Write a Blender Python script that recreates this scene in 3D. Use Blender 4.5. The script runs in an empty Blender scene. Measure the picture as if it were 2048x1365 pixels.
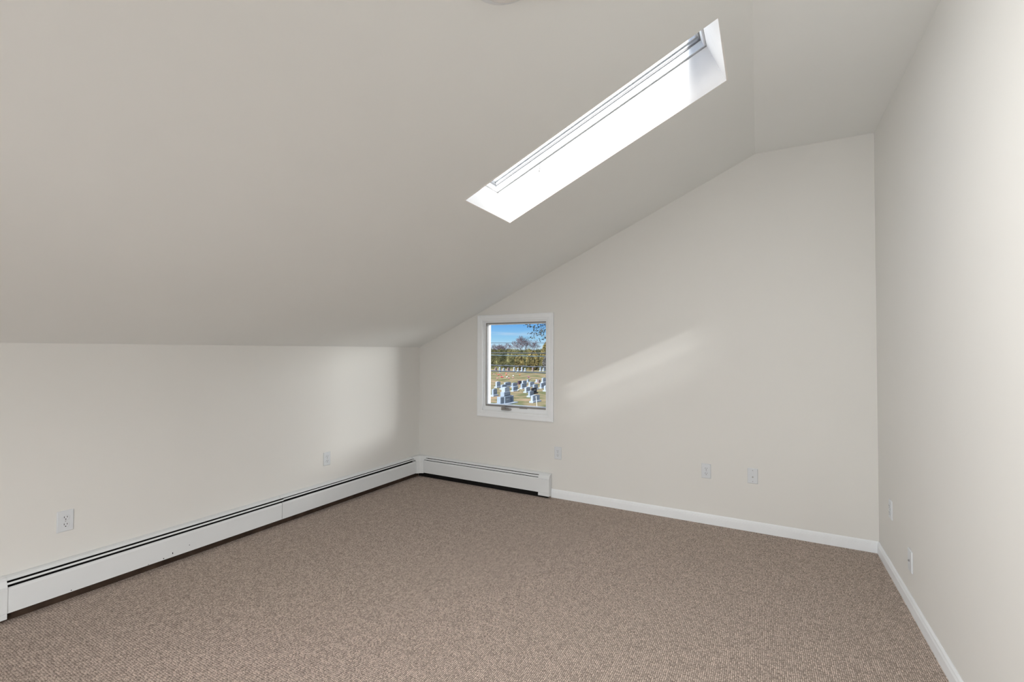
import bpy, bmesh, math, random
from mathutils import Vector, Matrix, noise
C = bpy.context.scene
COL = C.collection
V = Vector
rnd = random.Random(7)

# ------------------------------------------------------------------ camera
H = 1.37
cam = bpy.data.cameras.new('camera')
cam.sensor_fit = 'HORIZONTAL'
cam.sensor_width = 36.0
cam.lens = 913.97847 * 36 / 2048
cam.clip_start = 0.02
cam.clip_end = 2000
camo = bpy.data.objects.new('camera', cam)
COL.objects.link(camo)
r, u, f = V((0.87621, 0.48192, 0.00319)), V((0.00691, -0.01918, 0.99979)), V((-0.48188, 0.876, 0.02014))
camo.matrix_world = Matrix(((r.x, u.x, -f.x, 0), (r.y, u.y, -f.y, 0), (r.z, u.z, -f.z, H), (0, 0, 0, 1)))
C.camera = camo

# ------------------------------------------------------------------ sky, sun, area lights, exposure
world = bpy.data.worlds.new('world')
C.world = world
world.use_nodes = True
nt = world.node_tree
nt.nodes.clear()
wo = nt.nodes.new('ShaderNodeOutputWorld')
bg = nt.nodes.new('ShaderNodeBackground')
bg.inputs['Strength'].default_value = 0.9
geo = nt.nodes.new('ShaderNodeTexCoord')
sep = nt.nodes.new('ShaderNodeSeparateXYZ')
nt.links.new(geo.outputs['Generated'], sep.inputs[0])
ramp = nt.nodes.new('ShaderNodeValToRGB')
mr = nt.nodes.new('ShaderNodeMapRange')
mr.inputs['From Min'].default_value = -0.02
mr.inputs['From Max'].default_value = 0.98
nt.links.new(sep.outputs['Z'], mr.inputs['Value'])
nt.links.new(mr.outputs[0], ramp.inputs[0])
el = ramp.color_ramp.elements
el[0].position, el[0].color = 0.0, (0.62, 0.80, 0.95, 1)
el[1].position, el[1].color = 1.0, (0.05, 0.17, 0.55, 1)
for pos, c in ((0.022, (0.66, 0.86, 1.0, 1)), (0.045, (0.36, 0.70, 0.98, 1)), (0.085, (0.12, 0.42, 0.95, 1)), (0.30, (0.09, 0.31, 0.80, 1))):
    e = el.new(pos)
    e.color = c
# thin streaks of high cloud
mp = nt.nodes.new('ShaderNodeMapping')
mp.inputs['Scale'].default_value = (5, 5, 38)
mp.inputs['Rotation'].default_value = (0.3, -0.35, 0)
nz = nt.nodes.new('ShaderNodeTexNoise')
nz.inputs['Scale'].default_value = 1.6
nz.inputs['Detail'].default_value = 5
nt.links.new(geo.outputs['Generated'], mp.inputs[0])
nt.links.new(mp.outputs[0], nz.inputs['Vector'])
cr = nt.nodes.new('ShaderNodeMapRange')
cr.inputs['From Min'].default_value = 0.52
cr.inputs['From Max'].default_value = 0.72
cr.inputs['To Max'].default_value = 0.5
nt.links.new(nz.outputs['Fac'], cr.inputs['Value'])
mx = nt.nodes.new('ShaderNodeMixRGB')
mx.inputs[2].default_value = (0.75, 0.86, 1.0, 1)
nt.links.new(cr.outputs[0], mx.inputs[0])
nt.links.new(ramp.outputs[0], mx.inputs[1])
nt.links.new(mx.outputs[0], bg.inputs['Color'])
nt.links.new(bg.outputs[0], wo.inputs[0])

SUN_TO = V((0.118, -1.270, 1.150)).normalized()      # direction towards the sun


def lamp(name, kind, loc, to, energy, color=(1, 1, 1), **kw):
    d = bpy.data.lights.new(name, kind)
    d.energy = energy
    d.color = color
    for k, v in kw.items():
        setattr(d, k, v)
    o = bpy.data.objects.new(name, d)
    COL.objects.link(o)
    o.location = loc
    o.rotation_euler = V(to).to_track_quat('-Z', 'Y').to_euler()
    return o


lamp('sun', 'SUN', (0, -20, 20), -SUN_TO, 1.6, (1, 0.96, 0.9), angle=math.radians(0.53))
# the sun's bright aureole in thin haze, in three widening rings
lamp('sun_glow', 'SUN', (0, -20, 21), -SUN_TO, 5.2, (1, 0.97, 0.93), angle=math.radians(3))
lamp('sun_haze', 'SUN', (0, -20, 22), -SUN_TO, 6.6, (1, 0.98, 0.95), angle=math.radians(8))
lamp('sun_veil', 'SUN', (0, -20, 23), -SUN_TO, 5.6, (1, 0.99, 0.97), angle=math.radians(16))
# added fill lamps behind the camera; the rear of the room has no window
lamp('rear_fill', 'AREA', (0.1, -4.8, 1.0), (-0.2, 1, 0), 18, (1, 0.99, 0.98), shape='RECTANGLE', size=1.0, size_y=1.6)
lamp('left_fill', 'AREA', (-2.5, -2.4, 0.75), (0.8, 1, 0), 33, (1, 0.99, 0.98), shape='RECTANGLE', size=1.0, size_y=0.9, spread=math.radians(90))
lamp('side_fill', 'AREA', (0.45, -2.0, 1.1), (-0.9, 0.9, -0.60), 31, (1, 0.99, 0.98), shape='RECTANGLE', size=0.8, size_y=1.2, spread=math.radians(85))
# daylight falling through the skylight: just above its outer glass
lamp('skylight_daylight', 'AREA', (-1.02, 2.416, 2.975), (0.411, 0, -0.9116), 6, (1, 0.98, 0.94), shape='RECTANGLE', size=1.40, size_y=0.50)
# added lamp outside on the right, for daylight through the gable window
lamp('window_daylight', 'AREA', (1.05, 6.35, 2.15), (-0.8, -0.6, -0.2), 310, (1, 0.99, 0.97), shape='RECTANGLE', size=2.5, size_y=0.8)
# the round ceiling light
lamp('ceiling_lamp', 'AREA', (-0.632, 1.20, 2.51), (0.411, 0, -0.9116), 25, (1, 0.985, 0.965), shape='DISK', size=0.28)

C.view_settings.view_transform = 'Standard'
C.view_settings.look = 'None'
C.view_settings.gamma = 1
C.view_settings.exposure = 0.05
C.view_settings.use_curve_mapping = False
C.cycles.use_denoising = True
C.cycles.max_bounces = 12
C.cycles.diffuse_bounces = 8
C.cycles.transparent_max_bounces = 16
C.cycles.sample_clamp_indirect = 4


# ------------------------------------------------------------------ materials
def mat(name, color, rough=0.6, spec=0.3, metal=0.0, noise_amt=0.0, noise_scale=8.0, bump=0.0, bump_scale=200.0):
    m = bpy.data.materials.new(name)
    m.use_nodes = True
    t = m.node_tree
    b = t.nodes['Principled BSDF']
    b.inputs['Base Color'].default_value = (*color, 1)
    b.inputs['Roughness'].default_value = rough
    b.inputs['Specular IOR Level'].default_value = spec
    b.inputs['Metallic'].default_value = metal
    tc = t.nodes.new('ShaderNodeTexCoord')
    if noise_amt:
        n = t.nodes.new('ShaderNodeTexNoise')
        n.inputs['Scale'].default_value = noise_scale
        n.inputs['Detail'].default_value = 4
        t.links.new(tc.outputs['Object'], n.inputs['Vector'])
        rp = t.nodes.new('ShaderNodeMapRange')
        rp.inputs['From Min'].default_value = 0.3
        rp.inputs['From Max'].default_value = 0.7
        rp.inputs['To Min'].default_value = 1 - noise_amt
        rp.inputs['To Max'].default_value = 1 + noise_amt
        t.links.new(n.outputs['Fac'], rp.inputs['Value'])
        hs = t.nodes.new('ShaderNodeHueSaturation')
        hs.inputs['Color'].default_value = (*color, 1)
        t.links.new(rp.outputs[0], hs.inputs['Value'])
        t.links.new(hs.outputs[0], b.inputs['Base Color'])
    if bump:
        n2 = t.nodes.new('ShaderNodeTexNoise')
        n2.inputs['Scale'].default_value = bump_scale
        n2.inputs['Detail'].default_value = 2
        t.links.new(tc.outputs['Object'], n2.inputs['Vector'])
        bp = t.nodes.new('ShaderNodeBump')
        bp.inputs['Strength'].default_value = bump
        bp.inputs['Distance'].default_value = 0.002
        t.links.new(n2.outputs['Fac'], bp.inputs['Height'])
        t.links.new(bp.outputs[0], b.inputs['Normal'])
    return m


WALL = mat('wall_paint', (0.684, 0.682, 0.660), 0.75, 0.2, noise_amt=0.012, noise_scale=1.2, bump=0.05, bump_scale=90)
CEIL = mat('ceiling_paint', (0.795, 0.812, 0.802), 0.85, 0.1, noise_amt=0.012, noise_scale=1.2, bump=0.05, bump_scale=90)
TRIM = mat('trim_paint', (0.775, 0.805, 0.83), 0.4, 0.4, noise_amt=0.01, noise_scale=20)
SHAFT = mat('shaft_paint', (0.86, 0.85, 0.83), 0.6, 0.2, noise_amt=0.01, noise_scale=15, bump=0.1, bump_scale=60)
ENAMEL = mat('heater_enamel', (0.69, 0.715, 0.73), 0.35, 0.4, noise_amt=0.01, noise_scale=10)
BLACK = mat('heater_dark', (0.012, 0.011, 0.011), 0.9, 0.05, noise_amt=0.1)
BROWN = mat('shaded_wood', (0.045, 0.030, 0.022), 0.8, 0.1, noise_amt=0.35, noise_scale=14)
PLATE = mat('plate_plastic', (0.63, 0.66, 0.69), 0.35, 0.4, noise_amt=0.008)
SLOT = mat('slot_dark', (0.03, 0.03, 0.03), 0.7, 0.1, noise_amt=0.1)
SCREW = mat('screw_metal', (0.38, 0.38, 0.38), 0.4, 0.5, 0.6, noise_amt=0.05)
GREY = mat('screen_frame_grey', (0.25, 0.24, 0.23), 0.45, 0.4, 0.2, noise_amt=0.05)
CRANK = mat('crank_grey', (0.30, 0.29, 0.28), 0.4, 0.5, 0.3, noise_amt=0.08)
GASKET = mat('gasket_grey', (0.22, 0.22, 0.225), 0.6, 0.2, noise_amt=0.05)
SASHG = mat('sash_light_grey', (0.42, 0.43, 0.45), 0.35, 0.5, noise_amt=0.03)


def glass_mat(name, tint, refl):
    m = bpy.data.materials.new(name)
    m.use_nodes = True
    t = m.node_tree
    t.nodes.clear()
    o = t.nodes.new('ShaderNodeOutputMaterial')
    tr = t.nodes.new('ShaderNodeBsdfTransparent')
    tr.inputs[0].default_value = (*tint, 1)
    gl = t.nodes.new('ShaderNodeBsdfGlossy')
    gl.inputs['Roughness'].default_value = 0.02
    lw = t.nodes.new('ShaderNodeLayerWeight')
    lw.inputs['Blend'].default_value = 0.5
    pw = t.nodes.new('ShaderNodeMath')
    pw.operation = 'POWER'
    pw.inputs[1].default_value = 5.0
    t.links.new(lw.outputs['Facing'], pw.inputs[0])
    ma = t.nodes.new('ShaderNodeMath')
    ma.operation = 'MULTIPLY_ADD'
    ma.inputs[1].default_value = 0.6
    ma.inputs[2].default_value = refl
    t.links.new(pw.outputs[0], ma.inputs[0])
    mi = t.nodes.new('ShaderNodeMixShader')
    t.links.new(ma.outputs[0], mi.inputs[0])
    t.links.new(tr.outputs[0], mi.inputs[1])
    t.links.new(gl.outputs[0], mi.inputs[2])
    t.links.new(mi.outputs[0], o.inputs[0])
    return m


GLASS = glass_mat('window_glass', (0.97, 0.98, 0.98), 0.02)


def carpet_mat():
    m = bpy.data.materials.new('loop_carpet')
    m.use_nodes = True
    t = m.node_tree
    b = t.nodes['Principled BSDF']
    b.inputs['Roughness'].default_value = 0.95
    b.inputs['Specular IOR Level'].default_value = 0.05
    tc = t.nodes.new('ShaderNodeTexCoord')
    # gentle waviness of the tufted rows
    nw = t.nodes.new('ShaderNodeTexNoise')
    nw.inputs['Scale'].default_value = 30
    t.links.new(tc.outputs['Object'], nw.inputs['Vector'])
    sc = t.nodes.new('ShaderNodeVectorMath')
    sc.operation = 'SCALE'
    sc.inputs['Scale'].default_value = 0.006
    t.links.new(nw.outputs['Color'], sc.inputs[0])
    ad = t.nodes.new('ShaderNodeVectorMath')
    t.links.new(tc.outputs['Object'], ad.inputs[0])
    t.links.new(sc.outputs[0], ad.inputs[1])
    mp = t.nodes.new('ShaderNodeMapping')
    mp.inputs['Scale'].default_value = (125, 112, 0)
    t.links.new(ad.outputs[0], mp.inputs[0])
    vo = t.nodes.new('ShaderNodeTexVoronoi')
    vo.voronoi_dimensions = '2D'
    vo.inputs['Scale'].default_value = 1
    vo.inputs['Randomness'].default_value = 0.4
    t.links.new(mp.outputs[0], vo.inputs['Vector'])
    # grooves between the tufted rows
    sx_ = t.nodes.new('ShaderNodeSeparateXYZ')
    t.links.new(mp.outputs[0], sx_.inputs[0])
    pp = t.nodes.new('ShaderNodeMath')
    pp.operation = 'PINGPONG'
    pp.inputs[1].default_value = 0.5
    t.links.new(sx_.outputs['X'], pp.inputs[0])
    iv = t.nodes.new('ShaderNodeMath')
    iv.operation = 'MULTIPLY_ADD'
    iv.inputs[1].default_value = -0.95
    iv.inputs[2].default_value = 0.35
    t.links.new(pp.outputs[0], iv.inputs[0])
    # loose fibres
    nf = t.nodes.new('ShaderNodeTexNoise')
    nf.inputs['Scale'].default_value = 330
    nf.inputs['Detail'].default_value = 1
    t.links.new(tc.outputs['Object'], nf.inputs['Vector'])
    nfm = t.nodes.new('ShaderNodeMath')
    nfm.operation = 'MULTIPLY_ADD'
    nfm.inputs[1].default_value = 1.5
    nfm.inputs[2].default_value = -0.75
    t.links.new(nf.outputs['Fac'], nfm.inputs[0])
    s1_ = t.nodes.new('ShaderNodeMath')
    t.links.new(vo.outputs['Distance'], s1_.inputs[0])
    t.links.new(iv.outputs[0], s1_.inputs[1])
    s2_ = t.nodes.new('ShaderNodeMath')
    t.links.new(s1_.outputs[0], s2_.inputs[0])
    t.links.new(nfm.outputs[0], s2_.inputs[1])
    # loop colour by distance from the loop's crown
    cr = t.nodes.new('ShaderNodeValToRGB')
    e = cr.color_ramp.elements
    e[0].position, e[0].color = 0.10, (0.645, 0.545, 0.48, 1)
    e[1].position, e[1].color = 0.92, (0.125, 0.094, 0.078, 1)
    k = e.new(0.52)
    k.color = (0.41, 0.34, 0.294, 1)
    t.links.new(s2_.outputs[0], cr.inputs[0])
    # each loop a little different, and broad patches of wear
    sv = t.nodes.new('ShaderNodeSeparateColor')
    t.links.new(vo.outputs['Color'], sv.inputs[0])
    m1 = t.nodes.new('ShaderNodeMapRange')
    m1.inputs['To Min'].default_value = 0.72
    m1.inputs['To Max'].default_value = 1.22
    t.links.new(sv.outputs[0], m1.inputs['Value'])
    nb = t.nodes.new('ShaderNodeTexNoise')
    nb.inputs['Scale'].default_value = 22
    nb.inputs['Detail'].default_value = 4
    t.links.new(tc.outputs['Object'], nb.inputs['Vector'])
    m2 = t.nodes.new('ShaderNodeMapRange')
    m2.inputs['From Min'].default_value = 0.3
    m2.inputs['From Max'].default_value = 0.7
    m2.inputs['To Min'].default_value = 0.92
    m2.inputs['To Max'].default_value = 1.08
    t.links.new(nb.outputs['Fac'], m2.inputs['Value'])
    mm = t.nodes.new('ShaderNodeMath')
    mm.operation = 'MULTIPLY'
    t.links.new(m1.outputs[0], mm.inputs[0])
    t.links.new(m2.outputs[0], mm.inputs[1])
    hs = t.nodes.new('ShaderNodeHueSaturation')
    t.links.new(mm.outputs[0], hs.inputs['Value'])
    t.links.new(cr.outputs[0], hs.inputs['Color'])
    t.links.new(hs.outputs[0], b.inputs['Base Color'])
    bp = t.nodes.new('ShaderNodeBump')
    bp.invert = True
    bp.inputs['Strength'].default_value = 0.7
    bp.inputs['Distance'].default_value = 0.004
    t.links.new(s1_.outputs[0], bp.inputs['Height'])
    t.links.new(bp.outputs[0], b.inputs['Normal'])
    return m


CARPET = carpet_mat()


# ------------------------------------------------------------------ helpers
def obj(name, bm, m, parent=None, smooth=False, recalc=True):
    if recalc:
        bmesh.ops.recalc_face_normals(bm, faces=bm.faces)
    me = bpy.data.meshes.new(name)
    bm.to_mesh(me)
    bm.free()
    if smooth:
        for p in me.polygons:
            p.use_smooth = True
    for x in (m if isinstance(m, (list, tuple)) else [m]):
        me.materials.append(x)
    o = bpy.data.objects.new(name, me)
    COL.objects.link(o)
    if parent:
        o.parent = parent
    return o


def empty(name, loc=(0, 0, 0), rz=0.0):
    o = bpy.data.objects.new(name, None)
    o.empty_display_size = 0.1
    COL.objects.link(o)
    o.location = loc
    o.rotation_euler = (0, 0, rz)
    return o


def tag(o, label=None, cat=None, group=None, kind=None):
    if label:
        o['label'] = label
    if cat:
        o['category'] = cat
    if group:
        o['group'] = group
    if kind:
        o['kind'] = kind
    return o


def copy_tree(o, parent=None):
    c = o.copy()
    COL.objects.link(c)
    c.parent = parent
    for ch in list(o.children):
        copy_tree(ch, c)
    return c


def box(bm, lo, hi, bev=0.0, M=None):
    q = bmesh.new()
    vs = [q.verts.new((x, y, z)) for x in (lo[0], hi[0]) for y in (lo[1], hi[1]) for z in (lo[2], hi[2])]
    for a in ((0, 1, 3, 2), (4, 6, 7, 5), (0, 4, 5, 1), (2, 3, 7, 6), (0, 2, 6, 4), (1, 5, 7, 3)):
        q.faces.new([vs[i] for i in a])
    bmesh.ops.recalc_face_normals(q, faces=q.faces)
    if bev:
        bmesh.ops.bevel(q, geom=list(q.edges), offset=bev, segments=2, affect='EDGES', profile=0.5)
    merge(bm, q, M)


def merge(bm, q, M=None):
    if M is not None:
        bmesh.ops.transform(q, matrix=M, verts=q.verts)
    me = bpy.data.meshes.new('tmp')
    q.to_mesh(me)
    q.free()
    bm.from_mesh(me)
    bpy.data.meshes.remove(me)


def hexa(bm, a, b):
    """solid between two quads (lists of 4 points)"""
    n = len(a)
    va = [bm.verts.new(p) for p in a]
    vb = [bm.verts.new(p) for p in b]
    bm.faces.new(va)
    bm.faces.new(list(reversed(vb)))
    for i in range(n):
        bm.faces.new((va[i], vb[i], vb[(i + 1) % n], va[(i + 1) % n]))


def run(bm, prof, p0, p1, nrm):
    """extrude a closed profile of (distance from wall, height) from p0 to p1; nrm points into the room"""
    nrm = V(nrm)
    a = [V(p0) + nrm * d + V((0, 0, z)) for d, z in prof]
    b = [V(p1) + nrm * d + V((0, 0, z)) for d, z in prof]
    hexa(bm, a, b)


def cyl(bm, p, axis, rad, length, seg=16, rad2=None, M=None):
    q = bmesh.new()
    bmesh.ops.create_cone(q, cap_ends=True, segments=seg, radius1=rad, radius2=rad if rad2 is None else rad2, depth=length)
    R = V((0, 0, 1)).rotation_difference(V(axis).normalized()).to_matrix().to_4x4()
    bmesh.ops.transform(q, matrix=Matrix.Translation(V(p) + V(axis).normalized() * length / 2) @ R, verts=q.verts)
    merge(bm, q, M)


def tube(bm, pts, rads, seg=5):
    rings = []
    for i, p in enumerate(pts):
        a = pts[max(0, i - 1)]
        b = pts[min(len(pts) - 1, i + 1)]
        t = (V(b) - V(a)).normalized()
        s = t.cross(V((0.3, 0.2, 1))).normalized()
        w = t.cross(s)
        rings.append([bm.verts.new(V(p) + (s * math.cos(2 * math.pi * k / seg) + w * math.sin(2 * math.pi * k / seg)) * rads[i]) for k in range(seg)])
    for i in range(len(rings) - 1):
        for k in range(seg):
            bm.faces.new((rings[i][k], rings[i][(k + 1) % seg], rings[i + 1][(k + 1) % seg], rings[i + 1][k]))
    bm.faces.new(rings[0])
    bm.faces.new(list(reversed(rings[-1])))


# ------------------------------------------------------------------ room geometry
YB = 3.945                       # back wall
Y0 = -5.0                        # rear of the room, behind the camera
ZK, ZC = 1.39835, 2.88164        # knee wall top, flat ceiling


def XL(y):
    return -3.33807 + 0.0135 * (y - YB)


def XR(y):
    return 0.67968 + 0.00141 * (y - YB)


def XC(y):
    return -0.04541 - 0.00799 * (y - YB)


def slope(uu, y):                # point of the sloped ceiling
    a, b = V((XL(y), y, ZK)), V((XC(y), y, ZC))
    return a.lerp(b, uu)


def struct(o, label=None):
    o['kind'] = 'structure'
    if label:
        o['label'] = label
    return o


bm = bmesh.new()
box(bm, (-3.75, Y0 - 0.15, -0.2), (0.9, YB + 0.15, 0.0))
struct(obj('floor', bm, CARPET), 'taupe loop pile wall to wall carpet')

# skylight opening in the sloped ceiling
SK_LF, SK_HF = V((-1.492, 2.681, 0)), V((-0.162, 2.681, 0))
Y_FAR, Y_NEAR = 2.681, 2.151


def u_at(x, y):
    return (x - XL(y)) / (XC(y) - XL(y))


DEP = 0.24
ns = V((-0.411, 0.006, 0.9116)).normalized()
ys = [Y0 - 0.1, Y_NEAR, Y_FAR, YB + 0.1]


def us(y):
    return [-0.05, u_at(-1.4950, y), u_at(-0.1615, y), 1.0]


bm = bmesh.new()
grid = [[slope(q, y) for q in us(y)] for y in ys]
lo = [[bm.verts.new(p) for p in row] for row in grid]
hi = [[bm.verts.new(p + ns * DEP) for p in row] for row in grid]
for i in range(3):
    for j in range(3):
        if (i, j) == (1, 1):
            continue
        bm.faces.new((lo[i][j], lo[i][j + 1], lo[i + 1][j + 1], lo[i + 1][j]))
        bm.faces.new((hi[i][j], hi[i + 1][j], hi[i + 1][j + 1], hi[i][j + 1]))
for L0, L1 in (((0, 0), (0, 3)), ((3, 0), (3, 3))):
    for j in range(3):
        i = L0[0]
        bm.faces.new((lo[i][j], hi[i][j], hi[i][j + 1], lo[i][j + 1]))
for j in (0, 3):
    for i in range(3):
        bm.faces.new((lo[i][j], hi[i][j], hi[i + 1][j], lo[i + 1][j]))
for (a, b) in (((1, 1), (1, 2)), ((1, 2), (2, 2)), ((2, 2), (2, 1)), ((2, 1), (1, 1))):
    bm.faces.new((lo[a[0]][a[1]], hi[a[0]][a[1]], hi[b[0]][b[1]], lo[b[0]][b[1]]))
struct(obj('ceiling', bm, CEIL), 'sloped painted ceiling with the skylight in it')

bm = bmesh.new()
a = [V((XC(y) - 0.10, y, ZC)) for y in (Y0 - 0.1, YB + 0.1)]
b = [V((XR(y) + 0.12, y, ZC)) for y in (YB + 0.1, Y0 - 0.1)]
# the underside starts exactly at the crease, the slab above overlaps the slope
und = [V((XC(Y0 - 0.1), Y0 - 0.1, ZC)), V((XC(YB + 0.1), YB + 0.1, ZC)), b[0], b[1]]
hexa(bm, und, [V((p.x if k > 1 else p.x - 0.25, p.y, ZC + 0.3)) for k, p in enumerate(und)])
struct(obj('ceiling', bm, CEIL), 'level strip of painted ceiling above the right wall')

# walls
bm = bmesh.new()
y0, y1 = Y0 - 0.1, YB + 0.15
hexa(bm, [V((XL(y0), y0, -0.1)), V((XL(y1), y1, -0.1)), V((XL(y1), y1, ZK + 0.03)), V((XL(y0), y0, ZK + 0.03))],
     [V((XL(y0) - 0.18, y0, -0.1)), V((XL(y1) - 0.18, y1, -0.1)), V((XL(y1) - 0.18, y1, ZK + 0.05)), V((XL(y0) - 0.18, y0, ZK + 0.05))])
struct(obj('wall_left', bm, WALL), 'low painted knee wall under the slope')
bm = bmesh.new()
hexa(bm, [V((XR(y0), y0, -0.1)), V((XR(y1), y1, -0.1)), V((XR(y1), y1, ZC + 0.1)), V((XR(y0), y0, ZC + 0.1))],
     [V((XR(y0) + 0.15, y0, -0.1)), V((XR(y1) + 0.15, y1, -0.1)), V((XR(y1) + 0.15, y1, ZC + 0.1)), V((XR(y0) + 0.15, y0, ZC + 0.1))])
struct(obj('wall_right', bm, WALL), 'tall painted wall on the right')

WX0, WX1, WZ0, WZ1 = -2.505, -1.785, 0.762, 1.662     # window opening
TH = 0.14


def wall_piece(bm, pts, ya, yb):
    hexa(bm, [V((x, ya, z)) for x, z in pts], [V((x, yb, z)) for x, z in pts])


def ztop(x):
    if x > XC(YB):
        return ZC + 0.06
    return ZK + (x - XL(YB)) / (XC(YB) - XL(YB)) * (ZC - ZK) + 0.06


bm = bmesh.new()
xl, xr = XL(YB) - 0.1, XR(YB) + 0.1
wall_piece(bm, [(xl, -0.1), (WX0, -0.1), (WX0, ztop(WX0)), (xl, ztop(xl))], YB, YB + TH)
wall_piece(bm, [(WX0, -0.1), (WX1, -0.1), (WX1, WZ0), (WX0, WZ0)], YB, YB + TH)
wall_piece(bm, [(WX0, WZ1), (WX1, WZ1), (WX1, ztop(WX1)), (WX0, ztop(WX0))], YB, YB + TH)
xc = XC(YB)
wall_piece(bm, [(WX1, -0.1), (xc, -0.1), (xc, ZC + 0.06), (WX1, ztop(WX1))], YB, YB + TH)
wall_piece(bm, [(xc, -0.1), (xr, -0.1), (xr, ZC + 0.06), (xc, ZC + 0.06)], YB, YB + TH)
struct(obj('wall_back', bm, WALL), 'painted gable wall with the small window')
bm = bmesh.new()
wall_piece(bm, [(-3.6, -0.1), (-0.05, -0.1), (-0.05, ZC + 0.1), (-3.6, ZK + 0.05)], Y0, Y0 - TH)
wall_piece(bm, [(-0.05, -0.1), (0.8, -0.1), (0.8, ZC + 0.1), (-0.05, ZC + 0.1)], Y0, Y0 - TH)
struct(obj('wall_rear', bm, WALL), 'painted wall behind the camera')

# baseboards
BB = [(0, 0), (0.012, 0), (0.012, 0.052), (0.0105, 0.055), (0.0115, 0.058), (0.0095, 0.063), (0.009, 0.069), (0.006, 0.0745), (0.004, 0.078), (0, 0.078)]
bm = bmesh.new()
run(bm, BB, (-1.742, YB, 0.0), (XR(YB), YB, 0.0), (0, -1, 0))
struct(obj('baseboard_back', bm, TRIM), 'white moulded baseboard along the gable wall')
bm = bmesh.new()
run(bm, BB, (XR(YB), YB, 0.0), (XR(Y0), Y0, 0.0), (-1, 0, 0))
struct(obj('baseboard_right', bm, TRIM), 'white moulded baseboard along the right wall')

# ------------------------------------------------------------------ window in the gable wall
win = empty('window_1', (-2.145, YB, WZ0))
struct(win, 'small white casement window looking over a cemetery')
WI = Matrix.Translation((2.145, -YB, -WZ0))


def wobj(name, bm, m, parent=win, **k):
    bmesh.ops.transform(bm, matrix=WI, verts=bm.verts)
    return obj(name, bm, m, parent, **k)


CX0, CX1, CZ0, CZ1 = -2.566, -1.722, 0.699, 1.724
# mitred casing boards: profile across the width (0 outer .. 1 inner), depth
CPROF = [(0.0, 0.0), (0.0, 0.017), (0.10, 0.0195), (0.30, 0.0185), (0.62, 0.0155), (0.70, 0.0165), (0.86, 0.0130), (1.0, 0.011), (1.0, 0.0)]
cin = (WX0 - 0.002, WX1 + 0.002, WZ0 - 0.002, WZ1 + 0.002)


def casing(side):
    bm = bmesh.new()
    A, B = [], []
    for t, d in CPROF:
        x0, x1 = CX0 + (cin[0] - CX0) * t, CX1 + (cin[1] - CX1) * t
        z0, z1 = CZ0 + (cin[2] - CZ0) * t, CZ1 + (cin[3] - CZ1) * t
        y = YB - d
        e = {'l': ((x0, z0), (x0, z1)), 'r': ((x1, z0), (x1, z1)), 'b': ((x0, z0), (x1, z0)), 't': ((x0, z1), (x1, z1))}[side]
        A.append(V((e[0][0], y, e[0][1])))
        B.append(V((e[1][0], y, e[1][1])))
    hexa(bm, A, B)
    wobj('casing_board', bm, TRIM)


for s_ in 'lrbt':
    casing(s_)


def ring(bm, x0, x1, z0, z1, w, ya, yb, wb=None, wt=None):
    """rectangular frame, w wide, from depth ya to yb (y = YB + depth)"""
    wb = w if wb is None else wb
    wt = w if wt is None else wt
    for lo_, hi_ in (((x0, z0), (x0 + w, z1)), ((x1 - w, z0), (x1, z1)), ((x0 + w, z0), (x1 - w, z0 + wb)), ((x0 + w, z1 - wt), (x1 - w, z1))):
        box(bm, (lo_[0], YB + ya, lo_[1]), (hi_[0], YB + yb, hi_[1]))


bm = bmesh.new()
ring(bm, WX0, WX1, WZ0, WZ1, 0.006, 0.0, TH)
wobj('jamb', bm, TRIM)
bm = bmesh.new()                          # inner frame with the sill that carries the crank
ring(bm, WX0 + 0.006, WX1 - 0.006, WZ0 + 0.006, WZ1 - 0.006, 0.018, 0.012, 0.09, wb=0.036, wt=0.010)
wobj('window_frame', bm, TRIM)
sx0, sx1, sz0, sz1 = WX0 + 0.030, WX1 - 0.005, WZ0 + 0.044, WZ1 - 0.015
bm = bmesh.new()
ring(bm, sx0 - 0.008, WX1 - 0.006, sz0, sz1, 0.013, 0.013, 0.022, wb=0.014, wt=0.012)
wobj('screen_frame', bm, GREY)
bm = bmesh.new()
ring(bm, WX0 + 0.004, WX1 - 0.002, WZ0 + 0.02, WZ1 - 0.004, 0.034, 0.040, 0.085, wb=0.042, wt=0.030)
wobj('sash', bm, TRIM)
bm = bmesh.new()
box(bm, (WX0 + 0.03, YB + 0.060, WZ0 + 0.05), (WX1 - 0.03, YB + 0.064, WZ1 - 0.03))
wobj('glass_pane', bm, GLASS)
# crank: housing with a folded handle
bm = bmesh.new()
box(bm, (-2.283, YB - 0.020, 0.776), (-2.180, YB + 0.018, 0.792), 0.006)
box(bm, (-2.280, YB - 0.026, 0.790), (-2.232, YB + 0.006, 0.808), 0.007)
box(bm, (-2.225, YB - 0.022, 0.788), (-2.182, YB + 0.004, 0.796), 0.003)
ck = wobj('crank_housing', bm, CRANK)
bm = bmesh.new()
tube(bm, [V((-2.262, YB - 0.020, 0.806)), V((-2.240, YB - 0.026, 0.812)), V((-2.205, YB - 0.026, 0.803)), V((-2.190, YB - 0.024, 0.800))], [0.006, 0.006, 0.005, 0.007], 8)
bmesh.ops.transform(bm, matrix=WI, verts=bm.verts)
obj('crank_handle', bm, CRANK, ck, smooth=True)
bm = bmesh.new()
box(bm, (-2.09, YB + 0.006, 0.799), (-2.005, YB + 0.016, 0.808), 0.002)
wobj('screen_latch', bm, CRANK)

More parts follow.
